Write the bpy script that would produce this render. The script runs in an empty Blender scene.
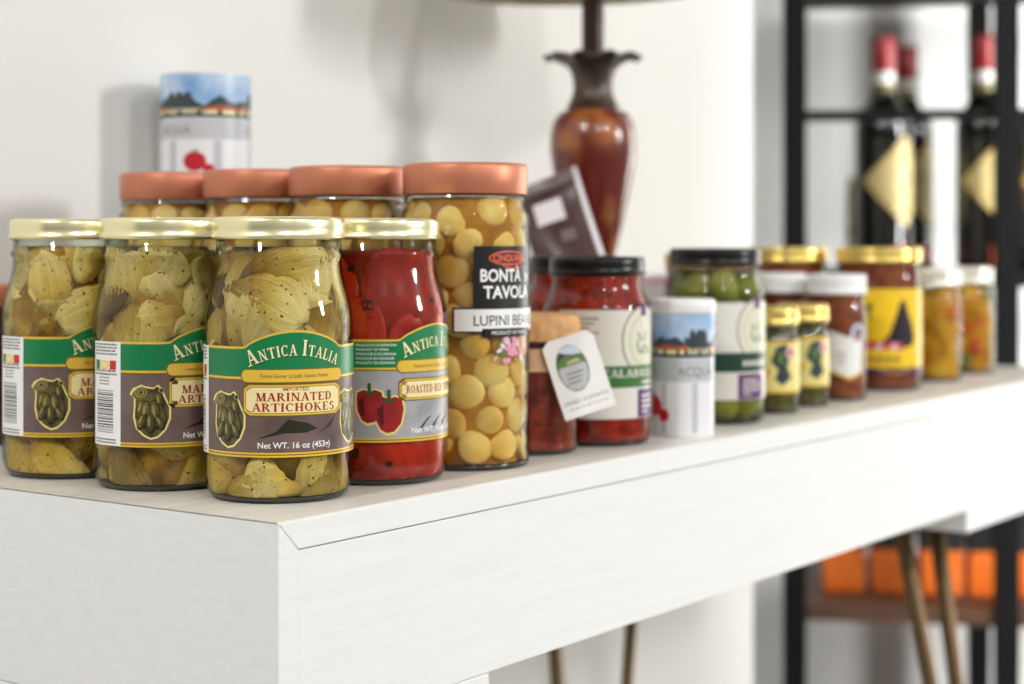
import bpy, bmesh, math, random
from mathutils import Vector, Matrix, Euler
S = bpy.context.scene
COL = S.collection
PI = math.pi
F = 1752.0                       # focal length in pixels of the 1024 wide frame
TOPZ = 0.760                     # desk top height
CAMZ = TOPZ + 0.133

# ------------------------------------------------------------------ camera
cam_d = bpy.data.cameras.new('camera')
cam = bpy.data.objects.new('camera', cam_d); COL.objects.link(cam)
cam.location = (0, 0, CAMZ); cam.rotation_euler = (PI/2, 0, 0)
cam_d.sensor_width = 36; cam_d.lens = F/1024*36; cam_d.shift_y = -102/1024
cam_d.clip_start = 0.01; cam_d.clip_end = 50
cam_d.dof.use_dof = True; cam_d.dof.focus_distance = 0.885; cam_d.dof.aperture_fstop = 5.9
S.camera = cam

# ------------------------------------------------------------------ light
S.view_settings.view_transform = 'Standard'; S.view_settings.look = 'None'
S.view_settings.exposure = -0.30; S.view_settings.gamma = 1.0; S.view_settings.use_curve_mapping = False
W = bpy.data.worlds.new('World'); S.world = W; W.use_nodes = True
nt = W.node_tree; nt.nodes.clear()
wo = nt.nodes.new('ShaderNodeOutputWorld'); wb = nt.nodes.new('ShaderNodeBackground')
tc = nt.nodes.new('ShaderNodeTexCoord'); sx = nt.nodes.new('ShaderNodeVectorMath'); sx.operation = 'DOT_PRODUCT'; sx.inputs[1].default_value = (0.50, -0.10, 0.75); rp = nt.nodes.new('ShaderNodeValToRGB')
ma = nt.nodes.new('ShaderNodeMath'); ma.operation = 'MULTIPLY_ADD'; ma.inputs[1].default_value = 0.5; ma.inputs[2].default_value = 0.5
nt.links.new(tc.outputs['Generated'], sx.inputs[0]); nt.links.new(sx.outputs['Value'], ma.inputs[0]); nt.links.new(ma.outputs[0], rp.inputs[0])
e = rp.color_ramp.elements
e[0].position = 0.25; e[0].color = (0.20, 0.193, 0.18, 1)
e[1].position = 0.75; e[1].color = (1.0, 0.995, 0.985, 1)
nt.links.new(rp.outputs[0], wb.inputs[0]); wb.inputs[1].default_value = 0.52
nt.links.new(wb.outputs[0], wo.inputs[0])

def area(name, loc, target, size, power, color=(1, 1, 1), shape='DISK'):
    d = bpy.data.lights.new(name, 'AREA'); d.shape = shape; d.size = size[0] if isinstance(size, tuple) else size; d.size_y = size[1] if isinstance(size, tuple) else size; d.energy = power; d.color = color
    o = bpy.data.objects.new(name, d); COL.objects.link(o); o.location = loc
    o.rotation_euler = (Vector(target)-Vector(loc)).to_track_quat('-Z', 'Y').to_euler()
    return o
area('window_and_fill_light', (3.5, 0.35, 1.90), (0.0, 1.35, 0.9), (0.42, 0.74), 72, (1.0, 0.995, 0.99), 'RECTANGLE')
area('ceiling_spot', (1.9, -0.6, 2.4), (0.1, 1.4, 0.8), 0.17, 20, (1.0, 0.99, 0.97))
area('ceiling_spot', (0.75, -1.3, 2.5), (0.1, 1.5, 0.8), 0.20, 17, (1.0, 0.985, 0.96))
area('window_and_fill_light', (1.6, 1.9, 0.85), (1.65, 2.9, 0.83), (0.3, 1.5), 105, (0.98, 0.99, 1.0), 'RECTANGLE')  # added fill that brightens the rack and back wall, not a real window
area('ceiling_spot', (-1.1, -0.6, 2.4), (0.0, 1.5, 0.8), 0.22, 24, (1.0, 0.985, 0.96))
S.cycles.transparent_max_bounces = 40
S.cycles.max_bounces = 8
S.cycles.caustics_reflective = False; S.cycles.caustics_refractive = False

# ------------------------------------------------------------------ helpers
def lin(c):
    r = []
    for v in c[:3]:
        v /= 255.0
        r.append(v/12.92 if v <= 0.04045 else ((v+0.055)/1.055)**2.4)
    return (r[0], r[1], r[2], 1)

class NT:
    def __init__(self, name):
        self.m = bpy.data.materials.new(name); self.m.use_nodes = True
        self.t = self.m.node_tree; self.t.nodes.clear()
        self.out = self.n('ShaderNodeOutputMaterial')
    def n(self, kind, **kw):
        x = self.t.nodes.new(kind)
        for k, v in kw.items(): setattr(x, k, v)
        return x
    def l(self, a, b): self.t.links.new(a, b)

def mat(name, c, rough=0.5, metal=0.0, c2=None, scale=60.0, detail=3.0, bump=0.0, bscale=None, stretch=(1, 1, 1),
        specks=None, sscale=250.0, samt=0.12, randamt=0.0, coat=0.0, spec=0.5, lo=0.35, hi=0.65, sheer=0.0):
    k = NT(name); p = k.n('ShaderNodeBsdfPrincipled')
    p.inputs['Roughness'].default_value = rough; p.inputs['Metallic'].default_value = metal
    p.inputs['Base Color'].default_value = lin(c); p.inputs['Coat Weight'].default_value = coat
    p.inputs['Specular IOR Level'].default_value = spec
    if sheer:
        p.inputs['Subsurface Weight'].default_value = sheer; p.inputs['Subsurface Radius'].default_value = (1, .6, .25)
        p.inputs['Subsurface Scale'].default_value = 0.006
    k.l(p.outputs[0], k.out.inputs[0])
    col = None
    tcn = k.n('ShaderNodeTexCoord'); mp = k.n('ShaderNodeMapping'); mp.inputs['Scale'].default_value = stretch
    k.l(tcn.outputs['Object'], mp.inputs[0])
    if c2:
        nz = k.n('ShaderNodeTexNoise'); nz.inputs['Scale'].default_value = scale; nz.inputs['Detail'].default_value = detail
        k.l(mp.outputs[0], nz.inputs['Vector'])
        r = k.n('ShaderNodeValToRGB'); r.color_ramp.elements[0].position = lo; r.color_ramp.elements[1].position = hi
        r.color_ramp.elements[0].color = lin(c); r.color_ramp.elements[1].color = lin(c2)
        k.l(nz.outputs['Fac'], r.inputs[0]); col = r.outputs[0]
    if specks:
        v = k.n('ShaderNodeTexVoronoi'); v.inputs['Scale'].default_value = sscale
        k.l(mp.outputs[0], v.inputs['Vector'])
        lt = k.n('ShaderNodeMath', operation='LESS_THAN'); lt.inputs[1].default_value = samt
        nz2 = k.n('ShaderNodeTexNoise'); nz2.inputs['Scale'].default_value = sscale*0.25; k.l(mp.outputs[0], nz2.inputs['Vector'])
        g = k.n('ShaderNodeMath', operation='GREATER_THAN'); g.inputs[1].default_value = 0.5; k.l(nz2.outputs['Fac'], g.inputs[0])
        mm = k.n('ShaderNodeMath', operation='MULTIPLY'); k.l(v.outputs['Distance'], lt.inputs[0]); k.l(lt.outputs[0], mm.inputs[0]); k.l(g.outputs[0], mm.inputs[1])
        mx = k.n('ShaderNodeMix', data_type='RGBA'); k.l(mm.outputs[0], mx.inputs[0])
        if col: k.l(col, mx.inputs[6])
        else: mx.inputs[6].default_value = lin(c)
        mx.inputs[7].default_value = lin(specks); col = mx.outputs[2]
    if randamt:
        oi = k.n('ShaderNodeObjectInfo'); mr = k.n('ShaderNodeMapRange'); mr.inputs[3].default_value = 1-randamt; mr.inputs[4].default_value = 1+randamt*0.6
        k.l(oi.outputs['Random'], mr.inputs[0])
        hs = k.n('ShaderNodeHueSaturation'); k.l(mr.outputs[0], hs.inputs['Value'])
        if col: k.l(col, hs.inputs['Color'])
        else: hs.inputs['Color'].default_value = lin(c)
        col = hs.outputs[0]
    if col: k.l(col, p.inputs['Base Color'])
    if bump:
        nb = k.n('ShaderNodeTexNoise'); nb.inputs['Scale'].default_value = bscale or scale; nb.inputs['Detail'].default_value = 4
        k.l(mp.outputs[0], nb.inputs['Vector'])
        b = k.n('ShaderNodeBump'); b.inputs['Strength'].default_value = bump; b.inputs['Distance'].default_value = 0.002
        k.l(nb.outputs['Fac'], b.inputs['Height']); k.l(b.outputs[0], p.inputs['Normal'])
    return k.m

def glass_mat(name, tint=(250, 252, 248), edge=(120, 128, 108), f0=0.042, k5=0.65):
    k = NT(name); lw = k.n('ShaderNodeLayerWeight'); lw.inputs[0].default_value = 0.5
    pw = k.n('ShaderNodeMath', operation='POWER'); pw.inputs[1].default_value = 5.0; k.l(lw.outputs['Facing'], pw.inputs[0])
    mu = k.n('ShaderNodeMath', operation='MULTIPLY_ADD'); mu.inputs[1].default_value = k5; mu.inputs[2].default_value = f0; k.l(pw.outputs[0], mu.inputs[0])
    p3 = k.n('ShaderNodeMath', operation='POWER'); p3.inputs[1].default_value = 4.0; k.l(lw.outputs['Facing'], p3.inputs[0])
    mx = k.n('ShaderNodeMix', data_type='RGBA'); mx.inputs[6].default_value = lin(tint); mx.inputs[7].default_value = lin(edge); k.l(p3.outputs[0], mx.inputs[0])
    ge = k.n('ShaderNodeNewGeometry'); inv = k.n('ShaderNodeMath', operation='MULTIPLY_ADD'); inv.inputs[1].default_value = -0.85; inv.inputs[2].default_value = 1.0; k.l(ge.outputs['Backfacing'], inv.inputs[0])
    mb = k.n('ShaderNodeMath', operation='MULTIPLY'); k.l(mu.outputs[0], mb.inputs[0]); k.l(inv.outputs[0], mb.inputs[1]); mu = mb
    tr = k.n('ShaderNodeBsdfTransparent'); k.l(mx.outputs[2], tr.inputs[0])
    gl = k.n('ShaderNodeBsdfGlossy'); gl.inputs['Roughness'].default_value = 0.04
    ms = k.n('ShaderNodeMixShader'); k.l(mu.outputs[0], ms.inputs[0]); k.l(tr.outputs[0], ms.inputs[1]); k.l(gl.outputs[0], ms.inputs[2])
    k.l(ms.outputs[0], k.out.inputs[0]); return k.m

def link(name, me, parent=None, mats=None, loc=None, rot=None):
    o = bpy.data.objects.new(name, me); COL.objects.link(o)
    if mats and not me.materials:
        for m in (mats if isinstance(mats, (list, tuple)) else [mats]): me.materials.append(m)
    if parent: o.parent = parent
    if loc is not None: o.location = loc
    if rot is not None: o.rotation_euler = rot
    return o
def bmobj(name, bm, mats, parent=None, smooth=False, loc=None, rot=None):
    me = bpy.data.meshes.new(name); bmesh.ops.recalc_face_normals(bm, faces=bm.faces); bm.to_mesh(me); bm.free()
    if smooth: me.polygons.foreach_set('use_smooth', [True]*len(me.polygons))
    return link(name, me, parent, mats, loc, rot)
def pdata(name, vs, fs, smooth=True, mi=None):
    me = bpy.data.meshes.new(name); me.from_pydata(vs, [], fs)
    if mi: me.polygons.foreach_set('material_index', mi)
    me.polygons.foreach_set('use_smooth', [smooth]*len(me.polygons)); me.update(); return me
def thing(name, label, cat, loc=(0, 0, 0), rz=0.0, group=None, rot=None):
    o = bpy.data.objects.new(name, None); COL.objects.link(o); o.empty_display_size = 0.03
    o.location = loc; o.rotation_euler = rot if rot else (0, 0, rz)
    tag(o, label, cat, group); return o
def tag(o, label, cat, group=None):
    o['label'] = label; o['category'] = cat
    if group: o['group'] = group
    return o
def struct(o): o['kind'] = 'structure'; return o
def copy_tree(o, parent=None, skip=()):
    c = o.copy(); COL.objects.link(c)
    if parent is not None: c.parent = parent
    for ch in list(o.children):
        if ch not in skip: copy_tree(ch, c, skip)
    return c

def lathe(prof, n=64, wave=None):
    vs, fs, rings = [], [], []
    for (r, z) in prof:
        if r < 1e-6: rings.append([len(vs)]); vs.append((0, 0, z))
        else:
            ring = []
            for i in range(n):
                a = 2*PI*i/n; rr, zz = (r, z) if not wave else wave(r, z, a)
                ring.append(len(vs)); vs.append((rr*math.cos(a), rr*math.sin(a), zz))
            rings.append(ring)
    for A, B in zip(rings[:-1], rings[1:]):
        for i in range(n):
            j = (i+1) % n
            if len(A) == 1 and len(B) == 1: break
            if len(A) == 1: fs.append((A[0], B[j], B[i]))
            elif len(B) == 1: fs.append((A[i], A[j], B[0]))
            else: fs.append((A[i], A[j], B[j], B[i]))
    return vs, fs
def lathe_obj(name, prof, m, parent=None, n=64, smooth=True, loc=None, wave=None, sharp=35):
    vs, fs = lathe(prof, n, wave); bm = bmesh.new(); me = bpy.data.meshes.new(name); me.from_pydata(vs, [], fs)
    bm.from_mesh(me); bmesh.ops.recalc_face_normals(bm, faces=bm.faces)
    for ed in bm.edges:
        if len(ed.link_faces) == 2 and ed.calc_face_angle(0) > math.radians(sharp): ed.smooth = False
    bm.to_mesh(me); bm.free()
    me.polygons.foreach_set('use_smooth', [smooth]*len(me.polygons))
    return link(name, me, parent, m, loc)
def box_bm(bm, x0, x1, y0, y1, z0, z1, bev=0.0, M=None):
    r = bmesh.ops.create_cube(bm, size=1.0); vs = r['verts']
    for v in vs: v.co = Vector((x0+(v.co.x+.5)*(x1-x0), y0+(v.co.y+.5)*(y1-y0), z0+(v.co.z+.5)*(z1-z0)))
    if bev:
        es = list({e for v in vs for e in v.link_edges})
        r2 = bmesh.ops.bevel(bm, geom=es, offset=bev, segments=2, affect='EDGES', profile=0.6)
        vs = list({v for f in r2['faces'] for v in f.verts} | {v for v in vs if v.is_valid})
    if M is not None:
        for v in vs: v.co = M @ v.co
    return vs
def tube_mesh(pts, radii, n=16):
    vs, fs = [], []; P = [Vector(p) for p in pts]
    for i, p in enumerate(P):
        d = (P[min(i+1, len(P)-1)]-P[max(i-1, 0)]).normalized()
        up = Vector((0, 0, 1)) if abs(d.z) < 0.9 else Vector((1, 0, 0))
        a = d.cross(up).normalized(); b = d.cross(a)
        for j in range(n):
            t = 2*PI*j/n; vs.append(tuple(p + (a*math.cos(t)+b*math.sin(t))*radii[i]))
    for i in range(len(P)-1):
        for j in range(n):
            k = (j+1) % n; fs.append((i*n+j, i*n+k, (i+1)*n+k, (i+1)*n+j))
    fs.append(tuple(range(n-1, -1, -1))); fs.append(tuple((len(P)-1)*n+j for j in range(n)))
    return vs, fs

# ------------------------------------------------------------------ desk frame (t along front edge, s towards the wall)
UX, UY = math.sin(math.radians(35.68)), math.cos(math.radians(35.68))
CX, CY = -0.1108, 0.824
DESK_RZ = math.atan2(UY, UX)
def D(t, s, z=0.0): return Vector((CX+UX*t-UY*s, CY+UY*t+UX*s, z))
def t_at(px, s):
    q = (px-512)/F
    return (q*(CY+UX*s)-CX+UY*s)/(UX-q*UY)

# ------------------------------------------------------------------ materials
M = {}
M['wall'] = mat('wall_paint', (231, 230, 225), 0.85, bump=0.05, bscale=300)
M['floor'] = mat('floor_concrete', (150, 145, 138), 0.6, c2=(165, 160, 152), scale=6)
M['desk'] = mat('white_woodgrain_laminate', (238, 239, 238), 0.42, c2=(234, 235, 234), scale=130, detail=5, stretch=(0.07, 0.5, 2.2), bump=0.05, bscale=160)
M['desktop'] = mat('white_desk_top', (232, 228, 220), 0.36, c2=(220, 216, 208), scale=70, detail=5, stretch=(0.15, 1.5, 1), bump=0.06, bscale=160)
M['leg'] = mat('brushed_brass_leg', (112, 90, 62), 0.45, 0.7)
M['glass'] = glass_mat('clear_jar_glass')
M['thick'] = mat('painted_base_refraction', (44, 42, 26), 0.12)  # opaque dark colour stands in for refraction darkening the clear jar base
M['gold'] = mat('pale_gold_lid', (242, 234, 190), 0.27, 0.85, c2=(234, 224, 174), scale=20)
M['gold2'] = mat('yellow_gold_lid', (222, 194, 108), 0.30, 0.85)
M['copper'] = mat('matte_copper_lid', (200, 126, 96), 0.42, 0.55)
M['black_lid'] = mat('black_lid', (13, 12, 13), 0.3, spec=0.3)
M['white_lid'] = mat('white_lid', (236, 236, 234), 0.30)
M['silver_lid'] = mat('pale_silver_lid', (226, 222, 208), 0.28, 0.5)
M['kraft'] = mat('kraft_paper', (214, 166, 112), 0.75, c2=(196, 146, 94), scale=140)
M['twine'] = mat('dark_twine', (58, 44, 30), 0.9)
def arti_mat():
    k = NT('artichoke_flesh'); p = k.n('ShaderNodeBsdfPrincipled'); p.inputs['Roughness'].default_value = .34; p.inputs['Specular IOR Level'].default_value = .15
    tp = k.n('ShaderNodeAttribute', attribute_name='tip'); sd = k.n('ShaderNodeAttribute', attribute_name='side'); tcn = k.n('ShaderNodeTexCoord')
    nz = k.n('ShaderNodeTexNoise'); nz.inputs['Scale'].default_value = 70; nz.inputs['Detail'].default_value = 4; k.l(tcn.outputs['Object'], nz.inputs['Vector'])
    ad = k.n('ShaderNodeMath', operation='MULTIPLY_ADD'); ad.inputs[1].default_value = .7; k.l(nz.outputs['Fac'], ad.inputs[0])
    sb = k.n('ShaderNodeMath', operation='SUBTRACT'); sb.inputs[1].default_value = .35; k.l(tp.outputs['Fac'], sb.inputs[0]); k.l(sb.outputs[0], ad.inputs[2])
    r = k.n('ShaderNodeValToRGB'); el = r.color_ramp.elements; el[0].position = .02; el[0].color = lin((242, 216, 144)); el[1].position = .95; el[1].color = lin((116, 84, 20))
    e = el.new(.4); e.color = lin((216, 178, 82)); e = el.new(.7); e.color = lin((172, 130, 42)); k.l(ad.outputs[0], r.inputs[0])
    cb = k.n('ShaderNodeCombineXYZ'); k.l(sd.outputs['Fac'], cb.inputs[0]); k.l(tp.outputs['Fac'], cb.inputs[1])
    mp = k.n('ShaderNodeMapping'); mp.inputs['Scale'].default_value = (26, 1.6, 1); k.l(cb.outputs[0], mp.inputs[0])
    n2 = k.n('ShaderNodeTexNoise'); n2.inputs['Scale'].default_value = 1.0; n2.inputs['Detail'].default_value = 2; k.l(mp.outputs[0], n2.inputs['Vector'])
    mr = k.n('ShaderNodeMapRange'); mr.inputs[1].default_value = .3; mr.inputs[2].default_value = .7; mr.inputs[3].default_value = .80; mr.inputs[4].default_value = 1.12; k.l(n2.outputs['Fac'], mr.inputs[0])
    oi = k.n('ShaderNodeObjectInfo'); m2 = k.n('ShaderNodeMapRange'); m2.inputs[3].default_value = .52; m2.inputs[4].default_value = 1.15; k.l(oi.outputs['Random'], m2.inputs[0])
    mm = k.n('ShaderNodeMath', operation='MULTIPLY'); k.l(mr.outputs[0], mm.inputs[0]); k.l(m2.outputs[0], mm.inputs[1])
    hs = k.n('ShaderNodeHueSaturation'); k.l(mm.outputs[0], hs.inputs['Value']); k.l(r.outputs[0], hs.inputs['Color'])
    vo = k.n('ShaderNodeTexNoise'); vo.inputs['Scale'].default_value = 460; vo.inputs['Detail'].default_value = 1; k.l(tcn.outputs['Object'], vo.inputs['Vector'])
    gt = k.n('ShaderNodeMath', operation='GREATER_THAN'); gt.inputs[1].default_value = .70; k.l(vo.outputs['Fac'], gt.inputs[0])
    mx = k.n('ShaderNodeMix', data_type='RGBA'); k.l(gt.outputs[0], mx.inputs[0]); k.l(hs.outputs[0], mx.inputs[6]); mx.inputs[7].default_value = lin((72, 54, 22))
    k.l(mx.outputs[2], p.inputs['Base Color'])
    b = k.n('ShaderNodeBump'); b.inputs['Strength'].default_value = .5; b.inputs['Distance'].default_value = .001; k.l(n2.outputs['Fac'], b.inputs['Height']); k.l(b.outputs[0], p.inputs['Normal'])
    k.l(p.outputs[0], k.out.inputs[0]); return k.m
M['arti'] = arti_mat()
M['articore'] = mat('herb_marinade', (96, 64, 12), 0.4, c2=(164, 122, 40), scale=90, specks=(48, 40, 16), sscale=420, samt=0.2, spec=0.12)
M['pepper'] = mat('red_pepper_flesh', (142, 14, 6), 0.26, c2=(206, 52, 22), scale=36, randamt=0.35, sheer=0.1, spec=0.12)
M['char'] = mat('char_spot', (34, 16, 12), 0.6, spec=0.12)
M['peppercore'] = mat('pepper_brine', (122, 12, 8), 0.3, c2=(150, 22, 10), scale=60, spec=0.12)
M['bean'] = mat('lupini_bean_skin', (230, 172, 76), 0.34, c2=(244, 210, 132), scale=40, randamt=0.12, sheer=0.1, spec=0.12)
M['beancore'] = mat('bean_brine', (160, 98, 20), 0.35, c2=(192, 130, 44), scale=60, spec=0.12)
M['sauce'] = mat('red_sauce', (116, 10, 3), 0.4, c2=(172, 34, 10), scale=120, specks=(216, 96, 40), sscale=300, samt=0.2, bump=0.4, bscale=150, spec=0.12)
M['sauce2'] = mat('sun_dried_pesto', (96, 24, 12), 0.4, c2=(158, 56, 26), scale=110, specks=(60, 40, 20), sscale=300, samt=0.25, bump=0.4, bscale=150, spec=0.12)
M['sauce3'] = mat('brown_red_spread', (118, 50, 28), 0.4, c2=(160, 84, 50), scale=110, specks=(70, 26, 16), sscale=260, samt=0.25, bump=0.4, bscale=150, spec=0.12)
M['olive'] = mat('green_olive_skin', (108, 112, 32), 0.28, c2=(146, 144, 60), scale=50, randamt=0.2, spec=0.12)
M['olivecore'] = mat('olive_brine', (58, 66, 18), 0.3, c2=(86, 92, 30), scale=60, spec=0.12)
M['herb'] = mat('dark_green_pesto', (52, 50, 20), 0.4, c2=(106, 98, 44), scale=130, bump=0.4, bscale=150, spec=0.12)
M['giard'] = mat('yellow_vegetable', (214, 150, 22), 0.3, c2=(232, 180, 50), scale=40, randamt=0.15, spec=0.12)
M['giard_r'] = mat('orange_vegetable', (200, 84, 24), 0.3, c2=(222, 120, 40), scale=40, spec=0.12)
M['giard_g'] = mat('green_vegetable', (120, 120, 30), 0.3, spec=0.12)
M['giardcore'] = mat('pickle_brine', (196, 122, 12), 0.3, c2=(214, 152, 28), scale=50, spec=0.12)
# label inks
def ink(name, c, rough=0.35, **k): return mat('ink_'+name, c, rough, **k)
I = {'white': ink('white', (240, 240, 238)), 'green': ink('green', (0, 122, 68)), 'dgreen': ink('dark_green', (8, 62, 36)),
     'gold': ink('gold', (226, 186, 66), 0.3, metal=0.0), 'dgold': ink('dark_gold', (120, 92, 20)), 'cream': ink('cream', (240, 226, 168)),
     'brown': ink('brown', (92, 74, 70), c2=(116, 96, 90), scale=50, detail=4), 'grey': ink('grey', (146, 146, 150), c2=(176, 176, 178), scale=50, detail=4),
     'red': ink('red', (164, 36, 26)), 'black': ink('black', (22, 22, 24)), 'ltext': ink('lettering_cream', (244, 232, 176)),
     'choke': ink('artichoke_print', (52, 50, 22), c2=(112, 100, 50), scale=110), 'chokedk': ink('artichoke_print_dark', (36, 34, 18)),
     'chokelt': ink('artichoke_print_light', (152, 140, 84)), 'halo': ink('halo', (240, 222, 140)),
     'pep': ink('pepper_print', (128, 18, 22), c2=(162, 30, 30), scale=60), 'pepdk': ink('pepper_print_dark', (84, 10, 16)), 'stem': ink('stem_print', (46, 84, 40)),
     'flagr': ink('flag_red', (196, 44, 40)), 'flagg': ink('flag_green', (30, 120, 60)), 'paper': ink('paper', (224, 221, 212)), 'line': ink('fine_line', (120, 116, 112)),
     'purple': ink('purple', (92, 36, 104)), 'bandg': ink('band_green', (58, 112, 50)), 'bandd': ink('band_dark_green', (26, 62, 44)),
     'oval': ink('oval_cream', (222, 220, 198)), 'sage': ink('sage', (150, 164, 130)), 'pink': ink('pink', (230, 150, 186)), 'pink2': ink('pale_pink', (240, 206, 220)),
     'leaf': ink('leaf', (96, 130, 60)), 'coral': ink('coral', (232, 96, 66)), 'sky': ink('sky_print', (120, 164, 214), c2=(196, 214, 232), scale=40),
     'sky2': ink('sky_pale_print', (206, 222, 238)), 'hill': ink('hill_print', (54, 66, 70)), 'roof': ink('roof_print', (186, 92, 56)), 'field': ink('field_print', (196, 186, 150)),
     'tin': ink('tin_white', (234, 234, 236), 0.25), 'tingrey': ink('tin_grey', (196, 198, 202), 0.25), 'tom': ink('tomato_print', (192, 30, 44)),
     'yel': ink('yellow_cream', (236, 222, 140)), 'sun': ink('sun_yellow', (248, 206, 36)), 'egg': ink('dark_purple', (36, 24, 36)), 'mag': ink('magenta', (206, 60, 90)),
     'plum': ink('plum', (84, 30, 70)), 'tan': ink('label_tan', (220, 170, 120)), 'diam': ink('diamond_gold', (216, 192, 118), c2=(228, 210, 150), scale=60), 'diamb': ink('diamond_border', (170, 134, 60)),
     'redfoil': ink('red_foil', (150, 32, 32), 0.3), 'orangefoil': ink('orange_foil', (196, 82, 50), 0.35)}

# ------------------------------------------------------------------ lettering
_tc = {}
def font_tris(txt, size, weight=0.0, space=1.0):
    key = (txt, weight, space)
    if key not in _tc:
        cu = bpy.data.curves.new('lettering', 'FONT'); cu.body = txt; cu.size = 1.0; cu.offset = weight; cu.space_character = space
        cu.resolution_u = 3; cu.align_x = 'LEFT'
        o = bpy.data.objects.new('lettering', cu); COL.objects.link(o)
        me = bpy.data.meshes.new_from_object(o.evaluated_get(bpy.context.evaluated_depsgraph_get()))
        me.calc_loop_triangles()
        v = [(p.co.x, p.co.y) for p in me.vertices]
        tr = [[v[i] for i in t.vertices] for t in me.loop_triangles]
        bpy.data.objects.remove(o); bpy.data.curves.remove(cu); bpy.data.meshes.remove(me)
        _tc[key] = tr
    tr = _tc[key]
    k = size/0.73                       # size = capital height
    return [[(x*k, y*k) for x, y in t] for t in tr]
# a small slab serif alphabet: strokes (x0,y0,x1,y1,thick) and serifs (x,y)
TK, TN, SW = 0.20, 0.09, 0.17
def arcp(cx, cy, rx, ry, a0, a1, th0, th1, n=10):
    out = []; P = []
    for i in range(n+1):
        f = i/n; a = math.radians(a0+(a1-a0)*f); th = th0+(th1-th0)*abs(math.cos(a))
        P.append((cx+rx*math.cos(a), cy+ry*math.sin(a), cx+(rx-th)*math.cos(a), cy+(ry-min(th, TN*1.2))*math.sin(a)))
    for p, q in zip(P[:-1], P[1:]): out.append([(p[0], p[1]), (q[0], q[1]), (q[2], q[3]), (p[2], p[3])])
    return out
def stroke(x0, y0, x1, y1, th):
    dx, dy = x1-x0, y1-y0
    if abs(dy) >= abs(dx)*0.35: return [[(x0-th/2, y0), (x0+th/2, y0), (x1+th/2, y1), (x1-th/2, y1)]]
    return [[(x0, y0-th/2), (x1, y1-th/2), (x1, y1+th/2), (x0, y0+th/2)]]
def serif(x, y, w=SW): 
    yy = 0.035 if y < 0.5 else 0.965
    return [[(x-w, yy-.035), (x+w, yy-.035), (x+w, yy+.035), (x-w, yy+.035)]]
def glyph(ch):
    g = []
    V = lambda x, th=TK: stroke(x, 0, x, 1, th)+serif(x, 0)+serif(x, 1)
    if ch == 'A': g = stroke(.12, 0, .42, 1, TN)+stroke(.72, 0, .42, 1, TK)+stroke(.22, .33, .64, .33, TN)+serif(.12, 0)+serif(.72, 0); w = .84
    elif ch == 'N': g = V(.17, TN)+stroke(.17, 1, .75, 0, TK)+V(.75, TN); w = .92
    elif ch == 'T': g = V(.4)+stroke(.02, .955, .78, .955, TN)+[[(.02, .74), (.09, .74), (.09, 1), (.02, 1)], [(.71, .74), (.78, .74), (.78, 1), (.71, 1)]]; w = .8
    elif ch == 'I': g = V(.2); w = .4
    elif ch == 'C': g = arcp(.42, .5, .40, .5, 45, 315, TN, TK)+[[(.66, .68), (.72, .68), (.72, .98), (.66, .98)]]; w = .78
    elif ch == 'O': g = arcp(.42, .5, .40, .5, 0, 360, TN, TK, 18); w = .84
    elif ch == 'L': g = V(.2)+stroke(.2, .045, .68, .045, TN)+[[(.62, 0), (.69, 0), (.69, .3), (.62, .3)]]; w = .72
    elif ch == 'E': g = V(.2)+stroke(.2, .045, .68, .045, TN)+stroke(.2, .955, .66, .955, TN)+stroke(.2, .5, .5, .5, TN)+[[(.62, 0), (.69, 0), (.69, .28), (.62, .28)], [(.6, .74), (.67, .74), (.67, 1), (.6, 1)]]; w = .74
    elif ch == 'M': g = V(.16, TN)+stroke(.2, 1, .5, 0, TK)+stroke(.8, 1, .5, 0, TN)+V(.84, TK); w = 1.02
    elif ch == 'R': g = V(.2)+arcp(.38, .74, .3, .26, -90, 90, TN, TK)+stroke(.2, .955, .4, .955, TN)+stroke(.2, .5, .4, .5, TN)+stroke(.42, .5, .74, 0, TK)+serif(.74, 0, .1); w = .84
    elif ch == 'P': g = V(.2)+arcp(.38, .72, .3, .28, -90, 90, TN, TK)+stroke(.2, .955, .4, .955, TN)+stroke(.2, .46, .4, .46, TN); w = .74
    elif ch == 'D': g = V(.2)+arcp(.36, .5, .42, .5, -90, 90, TN, TK)+stroke(.2, .955, .38, .955, TN)+stroke(.2, .045, .38, .045, TN); w = .84
    elif ch == 'H': g = V(.2)+V(.7)+stroke(.2, .5, .7, .5, TN); w = .9
    elif ch == 'K': g = V(.2)+stroke(.26, .45, .7, 1, TN)+stroke(.38, .58, .76, 0, TK)+serif(.7, 1, .12)+serif(.76, 0, .12); w = .88
    elif ch == 'B': g = V(.2)+arcp(.38, .75, .28, .25, -90, 90, TN, TK)+arcp(.38, .27, .33, .27, -90, 90, TN, TK)+stroke(.2, .955, .4, .955, TN)+stroke(.2, .5, .4, .5, TN)+stroke(.2, .045, .4, .045, TN); w = .8
    elif ch == 'S': g = arcp(.34, .74, .27, .26, 20, 270, TN, TK)+arcp(.34, .26, .29, .26, -160, 90, TN, TK); w = .68
    else: w = .42
    return g, w
def serif_text(txt, size, sx=1.0, gap=0.06, caps=None):
    out = []; x = 0
    for i, ch in enumerate(txt):
        k = size*(caps if caps and (i == 0 or txt[i-1] == ' ') else 1.0)
        g, w = glyph(ch)
        out.append((x+w*k*sx/2, [[((p[0]-w/2)*k*sx, p[1]*k) for p in q] for q in g])); x += (w+gap)*k*sx
    return out, x-gap*size*sx

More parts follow.
